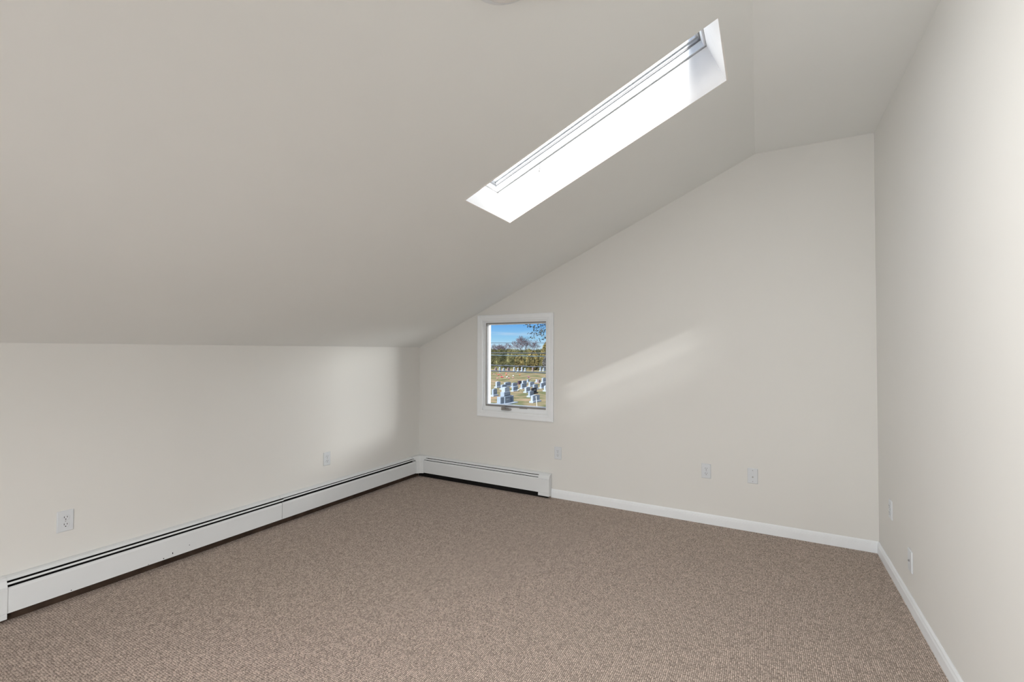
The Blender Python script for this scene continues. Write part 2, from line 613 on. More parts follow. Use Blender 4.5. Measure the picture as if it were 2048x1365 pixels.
# ------------------------------------------------------------------ skylight
yv_n, yv_f = Y_NEAR, Y_FAR
c_lf = slope(u_at(-1.4950, Y_FAR), Y_FAR)
c_hf = slope(u_at(-0.1615, Y_FAR), Y_FAR)
c_ln = slope(u_at(-1.4950, Y_NEAR), Y_NEAR)
S = (c_hf - c_lf).normalized()
LEN = (c_hf - c_lf).length
T = V((0, 1, 0))
N = T.cross(S) * -1
if N.z < 0:
    N = -N
WID = Y_FAR - Y_NEAR
sky = empty('window_2', c_lf)
struct(sky, 'narrow skylight in a white shaft through the sloped ceiling')
SM = Matrix(((S.x, T.x, N.x, 0), (S.y, T.y, N.y, 0), (S.z, T.z, N.z, 0), (0, 0, 0, 1)))


def sobj(name, bm, m, parent=sky, **k):
    bmesh.ops.transform(bm, matrix=SM, verts=bm.verts)
    return obj(name, bm, m, parent, **k)


def sring(bm, o, i, n0, n1):
    """frame around the opening: outer edge o outside the opening, inner edge i inside it, between depths n0 and n1"""
    s0, s1, t0, t1 = 0.0, LEN, -WID, 0.0
    box(bm, (s0 - o, t0 - o, n0), (s0 + i, t1 + o, n1))
    box(bm, (s1 - i, t0 - o, n0), (s1 + o, t1 + o, n1))
    box(bm, (s0 + i, t0 - o, n0), (s1 - i, t0 + i, n1))
    box(bm, (s0 + i, t1 - i, n0), (s1 - i, t1 + o, n1))


for nm, lo_, hi_ in (('shaft_panel', (-0.006, -WID, -0.001), (0.003, 0, DEP)), ('shaft_panel', (LEN - 0.003, -WID, -0.001), (LEN + 0.006, 0, DEP)),
                     ('shaft_panel', (0, -WID - 0.006, -0.001), (LEN, -WID + 0.003, DEP)), ('shaft_panel', (0, -0.003, -0.001), (LEN, 0.006, DEP))):
    bm = bmesh.new()
    box(bm, lo_, hi_)
    sobj(nm, bm, SHAFT)
bm = bmesh.new()
sring(bm, 0.06, 0.0045, DEP - 0.004, DEP + 0.003)
sobj('joint_line', bm, mat('joint_grey', (0.36, 0.36, 0.365), 0.6, 0.2, noise_amt=0.05))
bm = bmesh.new()
sring(bm, 0.06, 0.014, DEP + 0.003, DEP + 0.042)
sobj('liner_frame', bm, TRIM)
# hairline crack in the sunlit side of the shaft
CRACK = mat('crack_dark', (0.05, 0.048, 0.046), 0.9, 0.1, noise_amt=0.2)
ck_ = [(0.350, 0.238, 0.0018), (0.343, 0.215, 0.0030), (0.331, 0.197, 0.0045), (0.318, 0.178, 0.0030), (0.303, 0.158, 0.0012)], [(0.297, 0.147, 0.001), (0.288, 0.138, 0.003), (0.276, 0.122, 0.001)], [(0.272, 0.108, 0.001), (0.266, 0.090, 0.0022), (0.260, 0.073, 0.001)], [(0.254, 0.060, 0.001), (0.243, 0.045, 0.0018), (0.233, 0.031, 0.0006)]
ck_ = [[(a_, b_, c_ * 0.85) for a_, b_, c_ in q_] for q_ in ck_]
for seg_ in ck_:
    bm = bmesh.new()
    for (s0_, n0_, w0_), (s1_, n1_, w1_) in zip(seg_, seg_[1:]):
        hexa(bm, [V((s0_ - w0_, -0.0034, n0_)), V((s0_ + w0_, -0.0034, n0_)), V((s1_ + w1_, -0.0034, n1_)), V((s1_ - w1_, -0.0034, n1_))],
             [V((s0_ - w0_, -0.0026, n0_)), V((s0_ + w0_, -0.0026, n0_)), V((s1_ + w1_, -0.0026, n1_)), V((s1_ - w1_, -0.0026, n1_))])
    sobj('paint_crack', bm, CRACK)
bm = bmesh.new()
sring(bm, 0.06, 0.020, DEP + 0.042, DEP + 0.049)
sobj('gasket', bm, GASKET)
bm = bmesh.new()
sring(bm, 0.06, 0.022, DEP + 0.049, DEP + 0.066)
sobj('inner_sash', bm, SASHG)
bm = bmesh.new()
sring(bm, 0.06, 0.032, DEP + 0.066, DEP + 0.092)
sobj('sash_bar', bm, TRIM)
bm = bmesh.new()
sring(bm, 0.06, 0.026, DEP + 0.092, DEP + 0.16)
sobj('outer_sash', bm, SASHG)
bm = bmesh.new()
box(bm, (-0.03, -WID - 0.03, DEP + 0.160), (LEN + 0.03, 0.03, DEP + 0.166))
sobj('glass_pane', bm, GLASS)
bm = bmesh.new()
sring(bm, 0.11, -0.02, DEP + 0.130, DEP + 0.172)
sobj('roof_cladding', bm, SASHG)

# ------------------------------------------------------------------ round ceiling light, its rim just reaching into the frame
cl = empty('ceiling_light', (-0.676, 1.211, 2.6135))
cl.rotation_euler = V((0.411, -0.006, -0.9116)).to_track_quat('-Z', 'Y').to_euler()
tag(cl, 'round white ceiling light on the slope at the top edge of the picture', 'light')
OPAL = mat('opal_glass', (0.82, 0.81, 0.79), 0.3, 0.4, noise_amt=0.01)


def lathe(prof, seg=40):
    bm = bmesh.new()
    rows_ = [[bm.verts.new((r_ * math.cos(2 * math.pi * k / seg), r_ * math.sin(2 * math.pi * k / seg), z)) for k in range(seg)] for r_, z in prof]
    for i in range(len(rows_) - 1):
        for k in range(seg):
            bm.faces.new((rows_[i][k], rows_[i][(k + 1) % seg], rows_[i + 1][(k + 1) % seg], rows_[i + 1][k]))
    bm.faces.new(rows_[0])
    bm.faces.new(list(reversed(rows_[-1])))
    return bm


obj('base_ring', lathe([(0.17, 0.0), (0.17, -0.012), (0.162, -0.022), (0.145, -0.024)]), TRIM, cl, smooth=True)
obj('glass_dome', lathe([(0.145, -0.023), (0.142, -0.040), (0.125, -0.060), (0.09, -0.076), (0.045, -0.084), (0.01, -0.086)]), OPAL, cl, smooth=True)

# ------------------------------------------------------------------ baseboard heaters
HOOD = [(0, 0.0), (0, 0.217), (0.012, 0.2185), (0.030, 0.2125), (0.041, 0.2015), (0.0395, 0.2000), (0.029, 0.2095), (0.0115, 0.2150), (0.003, 0.214), (0.003, 0.0)]
PANEL = [(0.060, 0.044), (0.0605, 0.158), (0.0570, 0.168), (0.0510, 0.1715), (0.0500, 0.1700), (0.0555, 0.1665), (0.0585, 0.157), (0.0585, 0.046), (0.048, 0.046), (0.048, 0.044)]
CAP = [(0.0, 0.018), (0.0, 0.2195), (0.014, 0.2205), (0.034, 0.2135), (0.046, 0.2025), (0.0605, 0.1790), (0.0630, 0.1755), (0.0605, 0.1735), (0.0605, 0.1705), (0.0640, 0.1685), (0.0640, 0.048), (0.0605, 0.045), (0.0605, 0.0415), (0.0625, 0.039), (0.0625, 0.018)]
nl = V((1, -0.0135, 0)).normalized()


def PL(y, z=0.0):
    return V((XL(y), y, z))


hl = empty('baseboard_heater', PL(2.4))
tag(hl, 'long white baseboard heater with open damper slots along the left knee wall', 'heater')
MI = Matrix.Translation(-PL(2.4))


def hobj(name, bm, m, parent=hl, M=None, **k):
    bmesh.ops.transform(bm, matrix=M or MI, verts=bm.verts)
    return obj(name, bm, m, parent, **k)


YS = 2.287                       # joint between the two sections
YC = 0.811                       # inner edge of the end cap
for (a_, b_) in ((0.72, YS - 0.001), (YS + 0.001, 3.90)):
    bm = bmesh.new()
    run(bm, HOOD, PL(a_), PL(b_), nl)
    hobj('back_plate', bm, ENAMEL)
for (a_, b_) in ((0.72, YS - 0.0015), (YS + 0.0015, 3.842)):
    bm = bmesh.new()
    run(bm, PANEL, PL(a_), PL(b_), nl)
    hobj('front_panel', bm, ENAMEL)
# damper blades, the farther one sits a little higher
for (a_, b_, dz) in ((0.76, YS + 0.015, 0.0), (YS + 0.016, 3.87, 0.0035)):
    bm = bmesh.new()
    run(bm, [(0.0485, 0.1925 + dz), (0.0500, 0.1935 + dz), (0.0555, 0.1850 + dz), (0.0540, 0.1840 + dz)], PL(a_), PL(b_), nl)
    hobj('damper_blade', bm, ENAMEL)
bm = bmesh.new()
run(bm, [(0.004, 0.052), (0.047, 0.052), (0.047, 0.150), (0.004, 0.150)], PL(0.76), PL(3.86), nl)
run(bm, [(0.003, 0.150), (0.006, 0.150), (0.006, 0.212), (0.003, 0.212)], PL(0.76), PL(3.86), nl)
hobj('heating_element', bm, BLACK)  # block and lining blackened: the shade inside the slots put into colour
bm = bmesh.new()
run(bm, [(0.003, 0.0), (0.034, 0.0), (0.034, 0.050), (0.003, 0.050)], PL(0.76), PL(3.90), nl)
hobj('toe_shade', bm, BROWN)  # brown wood with the shade under the panel put into its colour
bm = bmesh.new()
run(bm, CAP, PL(0.70), PL(YC), nl)
hobj('end_cap', bm, ENAMEL)
# corner cover that joins the two runs
bm = bmesh.new()
cxx, cyy = XL(YB), YB
lowp = [(cxx, cyy), (cxx, 3.838), (cxx + 0.062, 3.838), (cxx + 0.078, 3.862), (cxx + 0.090, 3.873), (cxx + 0.112, cyy - 0.062), (cxx + 0.112, cyy)]
midp = [(cxx, cyy), (cxx, 3.835), (cxx + 0.060, 3.835), (cxx + 0.074, 3.862), (cxx + 0.088, 3.875), (cxx + 0.114, cyy - 0.060), (cxx + 0.114, cyy)]
topp = [(cxx, cyy), (cxx, 3.800), (cxx + 0.028, 3.800), (cxx + 0.050, 3.880), (cxx + 0.066, 3.895), (cxx + 0.150, cyy - 0.028), (cxx + 0.150, cyy)]
A = [V((x, y, 0.040)) for x, y in lowp]
B = [V((x, y, 0.172)) for x, y in midp]
D = [V((x, y, 0.2195)) for x, y in topp]
rows = [[bm.verts.new(p) for p in q] for q in (A, B, D)]
bm.faces.new(rows[0])
bm.faces.new(list(reversed(rows[2])))
for q in range(2):
    for i in range(7):
        bm.faces.new((rows[q][i], rows[q + 1][i], rows[q + 1][(i + 1) % 7], rows[q][(i + 1) % 7]))
hobj('corner_cover', bm, ENAMEL)
# chips in the enamel: dark bare spots
for (yy, zz, w_, h_) in ((1.632, 0.082, 0.004, 0.004), (1.535, 0.062, 0.004, 0.011), (1.485, 0.050, 0.005, 0.006), (1.405, 0.047, 0.004, 0.003), (1.05, 0.050, 0.004, 0.004)):
    bm = bmesh.new()
    run(bm, [(0.0600, zz), (0.0609, zz), (0.0609, zz + h_), (0.0600, zz + h_)], PL(yy), PL(yy + w_), nl)
    hobj('paint_chip', bm, BLACK)

hb = empty('baseboard_heater', (-2.5, YB, 0))
tag(hb, 'short white baseboard heater with closed damper under the gable window', 'heater')
MB = Matrix.Translation((2.5, -YB, 0))
nb_ = V((0, -1, 0))


def PB(x, z=0.0):
    return V((x, YB, z))


XB0, XB1 = -3.226, -1.853
bm = bmesh.new()
run(bm, [(d, z + 0.003) if z > 0 else (d, z) for d, z in HOOD], PB(-3.30), PB(-1.76), nb_)
hobj('back_plate', bm, ENAMEL, hb, MB)
bm = bmesh.new()
run(bm, [(d, z + 0.007 if z > 0.1 else z + 0.002) for d, z in PANEL], PB(XB0), PB(XB1 + 0.05), nb_)
hobj('front_panel', bm, ENAMEL, hb, MB)
bm = bmesh.new()
run(bm, [(0.0420, 0.1965), (0.0435, 0.1980), (0.0555, 0.1860), (0.0540, 0.1845)], PB(-3.25), PB(XB1 + 0.05), nb_)
hobj('damper_blade', bm, ENAMEL, hb, MB)
bm = bmesh.new()
run(bm, [(0.004, 0.052), (0.047, 0.052), (0.047, 0.150), (0.004, 0.150)], PB(-3.25), PB(XB1 + 0.05), nb_)
run(bm, [(0.003, 0.150), (0.006, 0.150), (0.006, 0.214), (0.003, 0.214)], PB(-3.25), PB(XB1 + 0.05), nb_)
hobj('heating_element', bm, BLACK, hb, MB)  # black here too, carrying the shade seen through the damper slits
bm = bmesh.new()
run(bm, [(0.003, 0.0), (0.046, 0.0), (0.046, 0.051), (0.003, 0.051)], PB(-3.30), PB(-1.76), nb_)
hobj('toe_shade', bm, BLACK, hb, MB)  # black strip standing in for the shade in the gap under the panel
bm = bmesh.new()
run(bm, CAP, PB(XB1), PB(-1.742), nb_)
hobj('end_cap', bm, ENAMEL, hb, MB)

# ------------------------------------------------------------------ outlets and wall plates
def plate_bm():
    bm = bmesh.new()
    a = [(-0.035, -0.0572), (0.035, -0.0572), (0.035, 0.0572), (-0.035, 0.0572)]
    lv = [bm.verts.new((x, 0, z)) for x, z in a]
    mv = [bm.verts.new((x, -0.003, z)) for x, z in a]
    tv = [bm.verts.new((x * 0.90, -0.0062, z * 0.94)) for x, z in a]
    for A_, B_ in ((lv, mv), (mv, tv)):
        for i in range(4):
            bm.faces.new((A_[i], A_[(i + 1) % 4], B_[(i + 1) % 4], B_[i]))
    bm.faces.new(tv)
    bm.faces.new(list(reversed(lv)))
    return bm


def outlet():                     # faces -Y, centred on its plate
    t = empty('wall_outlet')
    obj('cover_plate', plate_bm(), PLATE, t)
    for zc_ in (0.0195, -0.0195):
        bm = bmesh.new()
        pts = []
        for k in range(28):
            an = 2 * math.pi * k / 28
            pts.append((0.0172 * math.cos(an), max(-0.0142, min(0.0142, 0.0172 * math.sin(an)))))
        A_ = [V((x, -0.0055, z + zc_)) for x, z in pts]
        B_ = [V((x, -0.0082, z + zc_)) for x, z in pts]
        Cc = [V((x * 0.93, -0.0088, z * 0.93 + zc_)) for x, z in pts]
        rr = [[bm.verts.new(p) for p in q] for q in (A_, B_, Cc)]
        for q in range(2):
            for i in range(28):
                bm.faces.new((rr[q][i], rr[q][(i + 1) % 28], rr[q + 1][(i + 1) % 28], rr[q + 1][i]))
        bm.faces.new(rr[2])
        bm.faces.new(list(reversed(rr[0])))
        rc = obj('receptacle', bm, PLATE, t)
        for sx, hh in ((-0.0064, 0.0044), (0.0064, 0.0036)):
            bm = bmesh.new()
            box(bm, (sx - 0.0012, -0.0094, zc_ + 0.0035 - hh), (sx + 0.0012, -0.0080, zc_ + 0.0035 + hh))
            obj('slot', bm, SLOT, rc)
        bm = bmesh.new()
        cyl(bm, (0, -0.0080, zc_ - 0.0082), (0, -1, 0), 0.0027, 0.0014, 12)
        obj('slot', bm, SLOT, rc)
    bm = bmesh.new()
    cyl(bm, (0, -0.0058, 0), (0, -1, 0), 0.0028, 0.0014, 12)
    obj('screw', bm, SCREW, t)
    return t


def blank_plate(screws, port):
    t = empty('wall_plate')
    obj('cover_plate', plate_bm(), PLATE, t)
    for z in screws:
        bm = bmesh.new()
        cyl(bm, (0, -0.0058, z), (0, -1, 0), 0.0032, 0.0016, 12)
        obj('screw', bm, SCREW, t)
    bm = bmesh.new()
    cyl(bm, (0, -0.0055, port), (0, -1, 0), 0.0062, 0.0022, 6)
    cyl(bm, (0, -0.0070, port), (0, -1, 0), 0.0040, 0.0055, 14)
    obj('cable_port', bm, SCREW, t)
    return t


A0 = outlet()
LW, RW = math.radians(90) , math.radians(-90)
spots = [((XL(1.038) + 0.0002, 1.038, 0.4215), LW - 0.0135, 'white duplex outlet low on the left knee wall, nearest the camera', A0),
         ((XL(2.742) + 0.0002, 2.742, 0.4155), LW - 0.0135, 'white duplex outlet on the left knee wall near the gable corner', None),
         ((-1.678, YB - 0.0002, 0.4155), 0.0, 'white duplex outlet on the gable wall below the window', None),
         ((-0.4045, YB - 0.0002, 0.4155), 0.0, 'white duplex outlet midway along the gable wall beside a cable plate', None),
         ((XR(3.591) - 0.0002, 3.591, 0.400), RW, 'white duplex outlet on the right wall near the corner', None)]
for loc, rz, lab, first in spots:
    o = first or copy_tree(A0)
    o.location = loc
    o.rotation_euler = (0, 0, rz)
    tag(o, lab, 'outlet', 'duplex outlets around the room')
B0 = blank_plate((0.0415, -0.0415), -0.008)
B0.location = (-0.078, YB - 0.0002, 0.420)
tag(B0, 'white cable plate with two screws on the gable wall', 'wall plate', 'cable plates')
B1 = blank_plate((), 0.0)
B1.location = (XR(3.168) - 0.0002, 3.168, 0.2585)
B1.rotation_euler = (0, 0, RW)
tag(B1, 'white cable plate low on the right wall above the baseboard', 'wall plate', 'cable plates')

# ------------------------------------------------------------------ outside: cemetery seen through the window
G = -3.2
LAWN = bpy.data.materials.new('winter_lawn')
LAWN.use_nodes = True
t = LAWN.node_tree
b = t.nodes['Principled BSDF']
b.inputs['Roughness'].default_value = 1
b.inputs['Specular IOR Level'].default_value = 0.0
tc = t.nodes.new('ShaderNodeTexCoord')
n1 = t.nodes.new('ShaderNodeTexNoise')
n1.inputs['Scale'].default_value = 0.55
n1.inputs['Detail'].default_value = 6
t.links.new(tc.outputs['Object'], n1.inputs['Vector'])
c1 = t.nodes.new('ShaderNodeValToRGB')
e = c1.color_ramp.elements
e[0].position, e[0].color = 0.40, (0.0646, 0.0714, 0.0354, 1)
e[1].position, e[1].color = 0.60, (0.1530, 0.1156, 0.0762, 1)
k = e.new(0.5)
k.color = (0.1122, 0.0972, 0.0578, 1)
t.links.new(n1.outputs['Fac'], c1.inputs[0])
t.links.new(c1.outputs[0], b.inputs['Base Color'])
bm = bmesh.new()
nx, ny = 30, 24
gv = [[bm.verts.new((-120 + 150 * i / nx, 6 + 160 * j / ny, G + 0.03 * noise.noise(V((i * 0.7, j * 0.7, 3))))) for i in range(nx + 1)] for j in range(ny + 1)]
for j in range(ny):
    for i in range(nx):
        bm.faces.new((gv[j][i], gv[j][i + 1], gv[j + 1][i + 1], gv[j + 1][i]))
struct(obj('trim_1', bm, LAWN, smooth=True), 'dry brown and green cemetery lawn outside')

GRAN = mat('grey_granite', (0.129, 0.160, 0.198), 0.6, 0.3, noise_amt=0.12, noise_scale=9)
GRANP = mat('grey_granite_polished', (0.077, 0.101, 0.134), 0.3, 0.5, noise_amt=0.15, noise_scale=9)
PALE = mat('pale_granite', (0.170, 0.198, 0.232), 0.6, 0.3, noise_amt=0.1, noise_scale=9)
MAROON = mat('maroon_granite', (0.040, 0.023, 0.033), 0.35, 0.5, noise_amt=0.1, noise_scale=9)
NOIR = mat('black_granite', (0.008, 0.008, 0.012), 0.5, 0.2, noise_amt=0.1, noise_scale=9)
PINK = mat('pink_granite', (0.134, 0.105, 0.108), 0.5, 0.4, noise_amt=0.1, noise_scale=9)
ROT = math.radians(86)


def tablet_bm(w, h, d, z0, arch=0.12, top=1.0):
    bm = bmesh.new()
    pts = [(-w / 2, z0), (w / 2, z0), (w / 2 * top, z0 + h * (1 - arch))]
    for k in range(1, 8):
        a = k / 8
        pts.append((w / 2 * top * (1 - 2 * a), z0 + h * (1 - arch) + h * arch * math.sin(math.pi * a)))
    pts.append((-w / 2 * top, z0 + h * (1 - arch)))
    hexa(bm, [V((x, -d / 2, z)) for x, z in pts], [V((x, d / 2, z)) for x, z in pts])
    return bm


def stone(x, y, w, h, label, m=GRAN, face=GRANP, arch=0.10, d=0.2, group='gravestones outside the window', detail=True):
    t_ = empty('gravestone', (x, y, G - 0.03), ROT)
    tag(t_, label, 'gravestone', group)
    bh = min(0.16, 0.22 * h)
    bm = bmesh.new()
    box(bm, (-w / 2 - 0.12, -d / 2 - 0.10, 0.0), (w / 2 + 0.12, d / 2 + 0.10, bh + 0.03), 0.015)
    obj('plinth', bm, PALE if m is GRAN else m, t_)
    obj('tablet', tablet_bm(w, h - bh, d, bh + 0.03, arch), m, t_)
    if detail:
        bm = bmesh.new()
        hh = h - bh
        box(bm, (-w * 0.38, -d / 2 - 0.006, bh + 0.03 + hh * 0.22), (w * 0.38, -d / 2 + 0.01, bh + 0.03 + hh * 0.78))
        pn = obj('inscription_panel', bm, face, t_)
        bm = bmesh.new()
        box(bm, (-w * 0.24, -d / 2 - 0.010, bh + 0.03 + hh * 0.46), (w * 0.24, -d / 2 - 0.002, bh + 0.03 + hh * 0.58))
        obj('carved_band', bm, PALE, pn)
    return t_


# the large family monument: stepped plinth, two wings, a tall centre and dark panels
mon = empty('monument', (-19.23, 33.84, G - 0.03), ROT)
tag(mon, 'large tiered granite monument with two wings, lowest left in the window view', 'monument')
bm = bmesh.new()
box(bm, (-1.25, -0.50, 0), (1.25, 0.50, 0.13), 0.02)
obj('plinth', bm, PALE, mon)
for sx in (-1, 1):
    bm = bmesh.new()
    xa, xb = sorted((sx * 0.40, sx * 1.02))
    box(bm, (xa, -0.18, 0.13), (xb, 0.18, 0.70), 0.025)
    wg = obj('wing', bm, GRAN, mon)
    bm = bmesh.new()
    box(bm, (xa + 0.10, -0.188, 0.22), (xb - 0.10, -0.17, 0.62))
    obj('inscription_panel', bm, GRANP, wg)
bm = bmesh.new()
box(bm, (-0.46, -0.24, 0.13), (0.46, 0.24, 0.70), 0.02)
obj('centre_block', bm, GRAN, mon)
bm = bmesh.new()
box(bm, (-0.38, -0.25, 0.17), (0.38, -0.23, 0.66))
pn = obj('inscription_panel', bm, GRANP, mon)
bm = bmesh.new()
box(bm, (-0.20, -0.256, 0.40), (0.20, -0.245, 0.48))
obj('carved_band', bm, PALE, pn)
bm = bmesh.new()
box(bm, (-0.50, -0.20, 0.70), (0.45, 0.20, 1.06), 0.02)
obj('upper_block', bm, GRAN, mon)
bm = bmesh.new()
box(bm, (-0.38, -0.208, 0.76), (0.36, -0.19, 1.00))
pn = obj('inscription_panel', bm, GRANP, mon)
bm = bmesh.new()
box(bm, (-0.28, -0.214, 0.85), (0.28, -0.20, 0.92))
obj('carved_band', bm, PALE, pn)
obj('head_stone', tablet_bm(0.70, 0.42, 0.36, 1.05, 0.12), PALE, mon)

STONES = [
    (-23.40, 38.95, 0.55, 0.74, 'grey gravestone cut off by the left window edge, left of the large monument', GRAN, GRANP),
    (-28.32, 47.96, 0.66, 0.76, 'pale gravestone far left, behind the large tiered monument', PALE, GRAN),
    (-28.07, 49.89, 1.12, 0.59, 'wide pale gravestone right behind the low flat topped one left of centre', PALE, GRANP),
    (-26.65, 46.48, 0.85, 0.56, 'low flat topped grey gravestone just above the monument head', GRAN, GRANP),
    (-27.14, 49.99, 0.87, 0.53, 'grey gravestone left of the maroon one, behind a front stone', GRAN, GRANP),
    (-24.29, 44.85, 0.84, 0.53, 'grey gravestone with flowers at its foot, right of the monument head', GRAN, GRANP),
    (-28.73, 54.39, 0.60, 0.46, 'dark maroon gravestone in the middle of the view', MAROON, NOIR),
    (-24.97, 48.29, 0.91, 0.65, 'grey gravestone right of and in front of the maroon one', GRAN, GRANP),
    (-28.21, 54.71, 0.86, 0.50, 'pale gravestone right beside the maroon one, farther back', PALE, GRANP),
    (-22.40, 44.23, 0.77, 0.60, 'pale gravestone left of the black one', PALE, GRAN),
    (-20.06, 40.37, 0.66, 0.59, 'grey gravestone in front of the black one', GRAN, GRANP),
    (-21.17, 43.31, 0.74, 0.63, 'black polished gravestone with pale lettering bands', NOIR, NOIR),
    (-23.18, 47.77, 0.75, 0.64, 'grey gravestone right behind the black one', GRAN, GRANP),
    (-25.49, 51.44, 0.93, 0.63, 'wide pale gravestone behind the black one, farther back left', PALE, GRAN),
    (-17.61, 36.30, 1.06, 0.66, 'pale gravestone on a broad plinth, nearest at the lower right', PALE, GRAN),
    (-23.29, 50.13, 1.07, 0.66, 'wide grey gravestone at the right with a dark panel', GRAN, GRANP),
    (-27.12, 58.69, 0.86, 0.70, 'tall pale gravestone far right behind the wide grey one', PALE, GRAN),
    (-21.28, 46.65, 0.60, 0.64, 'pale gravestone cut off by the right window edge', PALE, GRAN),
    (-28.35, 58.95, 0.33, 0.42, 'small pale gravestone beside the pink one', PALE, GRAN),
    (-27.74, 58.31, 0.47, 0.42, 'small pink granite gravestone at the right, far back', PINK, PINK),
    (-29.50, 58.41, 0.32, 0.43, 'small slim grey gravestone far back at centre', GRAN, GRANP),
]
for (x, y, w, h, lab, m_, fc) in STONES:
    stone(x, y, w * 1.15, h, lab, m_, fc)
ROWS = [(-50.84, 85.16, 0.60), (-50.09, 85.65, 0.52), (-49.36, 86.12, 0.69), (-48.52, 86.66, 0.77), (-47.47, 87.33, 0.40), (-46.95, 88.15, 0.36),
        (-46.45, 88.85, 0.25), (-46.06, 88.25, 0.39), (-45.47, 88.63, 0.25), (-44.07, 89.53, 0.27), (-42.61, 90.46, 0.53), (-41.99, 90.87, 0.78)]
ORD = ['leftmost', 'second from left', 'third from left', 'fourth from left', 'fifth from left', 'sixth from left', 'sixth from right', 'fifth from right', 'fourth from right', 'third from right', 'second from right', 'rightmost']
for k, (x, y, w) in enumerate(ROWS):
    o = stone(x, y, w, 0.82 + 0.1 * math.sin(k * 2.1), 'tiny pale gravestone in the row before the hedge, ' + ORD[k], PALE if k % 3 else PINK, GRAN, arch=0.25, group='gravestones in the far row', detail=False)

# flowers on the graves
PETAL = {}
for nm, c in (('red', (0.294, 0.021, 0.042)), ('pink', (0.294, 0.140, 0.154)), ('white', (0.315, 0.315, 0.315)), ('orange', (0.294, 0.098, 0.042)), ('magenta', (0.238, 0.056, 0.140))):
    PETAL[nm] = mat(nm + '_petals', c, 0.8, 0.1, noise_amt=0.2, noise_scale=30)
STEM = mat('flower_stems', (0.10, 0.16, 0.06), 0.8, 0.1, noise_amt=0.2)


def bouquet(x, y, sz, colour, lab, group='bunches of flowers on the graves'):
    t_ = empty('flower_bouquet', (x, y, G))
    tag(t_, lab, 'flowers', group)
    bm = bmesh.new()
    for k in range(14):
        an, rr = rnd.random() * 6.28, sz * math.sqrt(rnd.random())
        p = V((rr * math.cos(an), rr * math.sin(an), sz * (0.7 + 0.9 * rnd.random())))
        q = bmesh.new()
        bmesh.ops.create_icosphere(q, subdivisions=1, radius=sz * 0.34)
        merge(bm, q, Matrix.Translation(p))
    obj('blossoms', bm, PETAL[colour], t_)
    bm = bmesh.new()
    for k in range(6):
        an = k * 1.05
        tube(bm, [V((0, 0, -0.03)), V((sz * 0.5 * math.cos(an), sz * 0.5 * math.sin(an), sz))], [0.02, 0.03], 4)
    obj('stems', bm, STEM, t_)


for a_ in ((-37.36, 64.48, 0.17, 'red', 'red flower bunch at the left, before the far graves'), (-35.17, 64.30, 0.12, 'pink', 'pink flower bunch in the middle of the lawn'),
           (-33.6, 66.8, 0.16, 'magenta', 'magenta flower bunch right of centre'), (-38.31, 72.47, 0.15, 'orange', 'orange flower bunch below the far gravestones'),
           (-36.96, 65.52, 0.14, 'white', 'white flower bunch right of the red one'), (-41.4, 70.3, 0.15, 'red', 'red flower bunch at the far left window edge'),
           (-36.64, 61.92, 0.13, 'pink', 'pink flower bunch below the red one at the left'), (-43.78, 77.21, 0.14, 'orange', 'orange flower bunch in the far left, near the row'),
           (-43.05, 79.95, 0.13, 'white', 'white flower bunch close to the far row'), (-23.80, 44.80, 0.13, 'white', 'white flower bunch at the foot of a grey gravestone'),
           (-31.73, 63.52, 0.12, 'pink', 'pink flower bunch right of the magenta one'), (-45.73, 78.25, 0.13, 'white', 'white flower bunch at the far left near the row')):
    bouquet(*a_)

for q_ in range(18):
    a_, d_ = rnd.uniform(-0.555, -0.475), rnd.uniform(71, 90)
    bouquet(d_ * a_ * 0.985, d_ * 0.86, rnd.uniform(0.10, 0.15), rnd.choice(['pink', 'white', 'orange', 'pink', 'magenta']), 'tiny flower bunch, a speck of colour on the lawn before the last row', 'tiny flower bunches on the far lawn')
# slim white stake on the lawn
bm = bmesh.new()
tube(bm, [V((-11.27, 23.56, G - 0.05)), V((-11.29, 23.54, -2.2)), V((-11.35, 23.5, -1.24))], [0.018, 0.018, 0.016], 8)
tag(obj('garden_stake', bm, mat('stake_white', (0.257, 0.268, 0.273), 0.5, 0.3, noise_amt=0.03), smooth=True), 'slim white stake standing on the lawn at lower right of the window', 'stake')

# overhead wires
WIRE = mat('wire_black', (0.025, 0.032, 0.042), 0.6, 0.3, noise_amt=0.1)
WIRE2 = mat('wire_teal_grey', (0.035, 0.055, 0.065), 0.6, 0.3, noise_amt=0.1)


def wire(a, bb, rad, lab, m_=WIRE, sag=0.0, twist=0):
    a, bb = V(a), V(bb)
    dd = bb - a
    p0, p1 = a - dd * 7, bb + dd * 7
    bm = bmesh.new()
    n_ = 24
    pts = [p0.lerp(p1, i / n_) - V((0, 0, sag * 0)) for i in range(n_ + 1)]
    tube(bm, pts, [rad] * (n_ + 1), 8)
    if twist:
        q = [p0.lerp(p1, i / 240) + V((0, rad * 1.2 * math.sin(i * 1.3), rad * 1.2 * math.cos(i * 1.3))) for i in range(241)]
        tube(bm, q, [rad * 0.6] * 241, 5)
    o = obj('overhead_wire', bm, m_, smooth=True)
    tag(o, lab, 'wire', 'overhead wires outside the window')
    return o


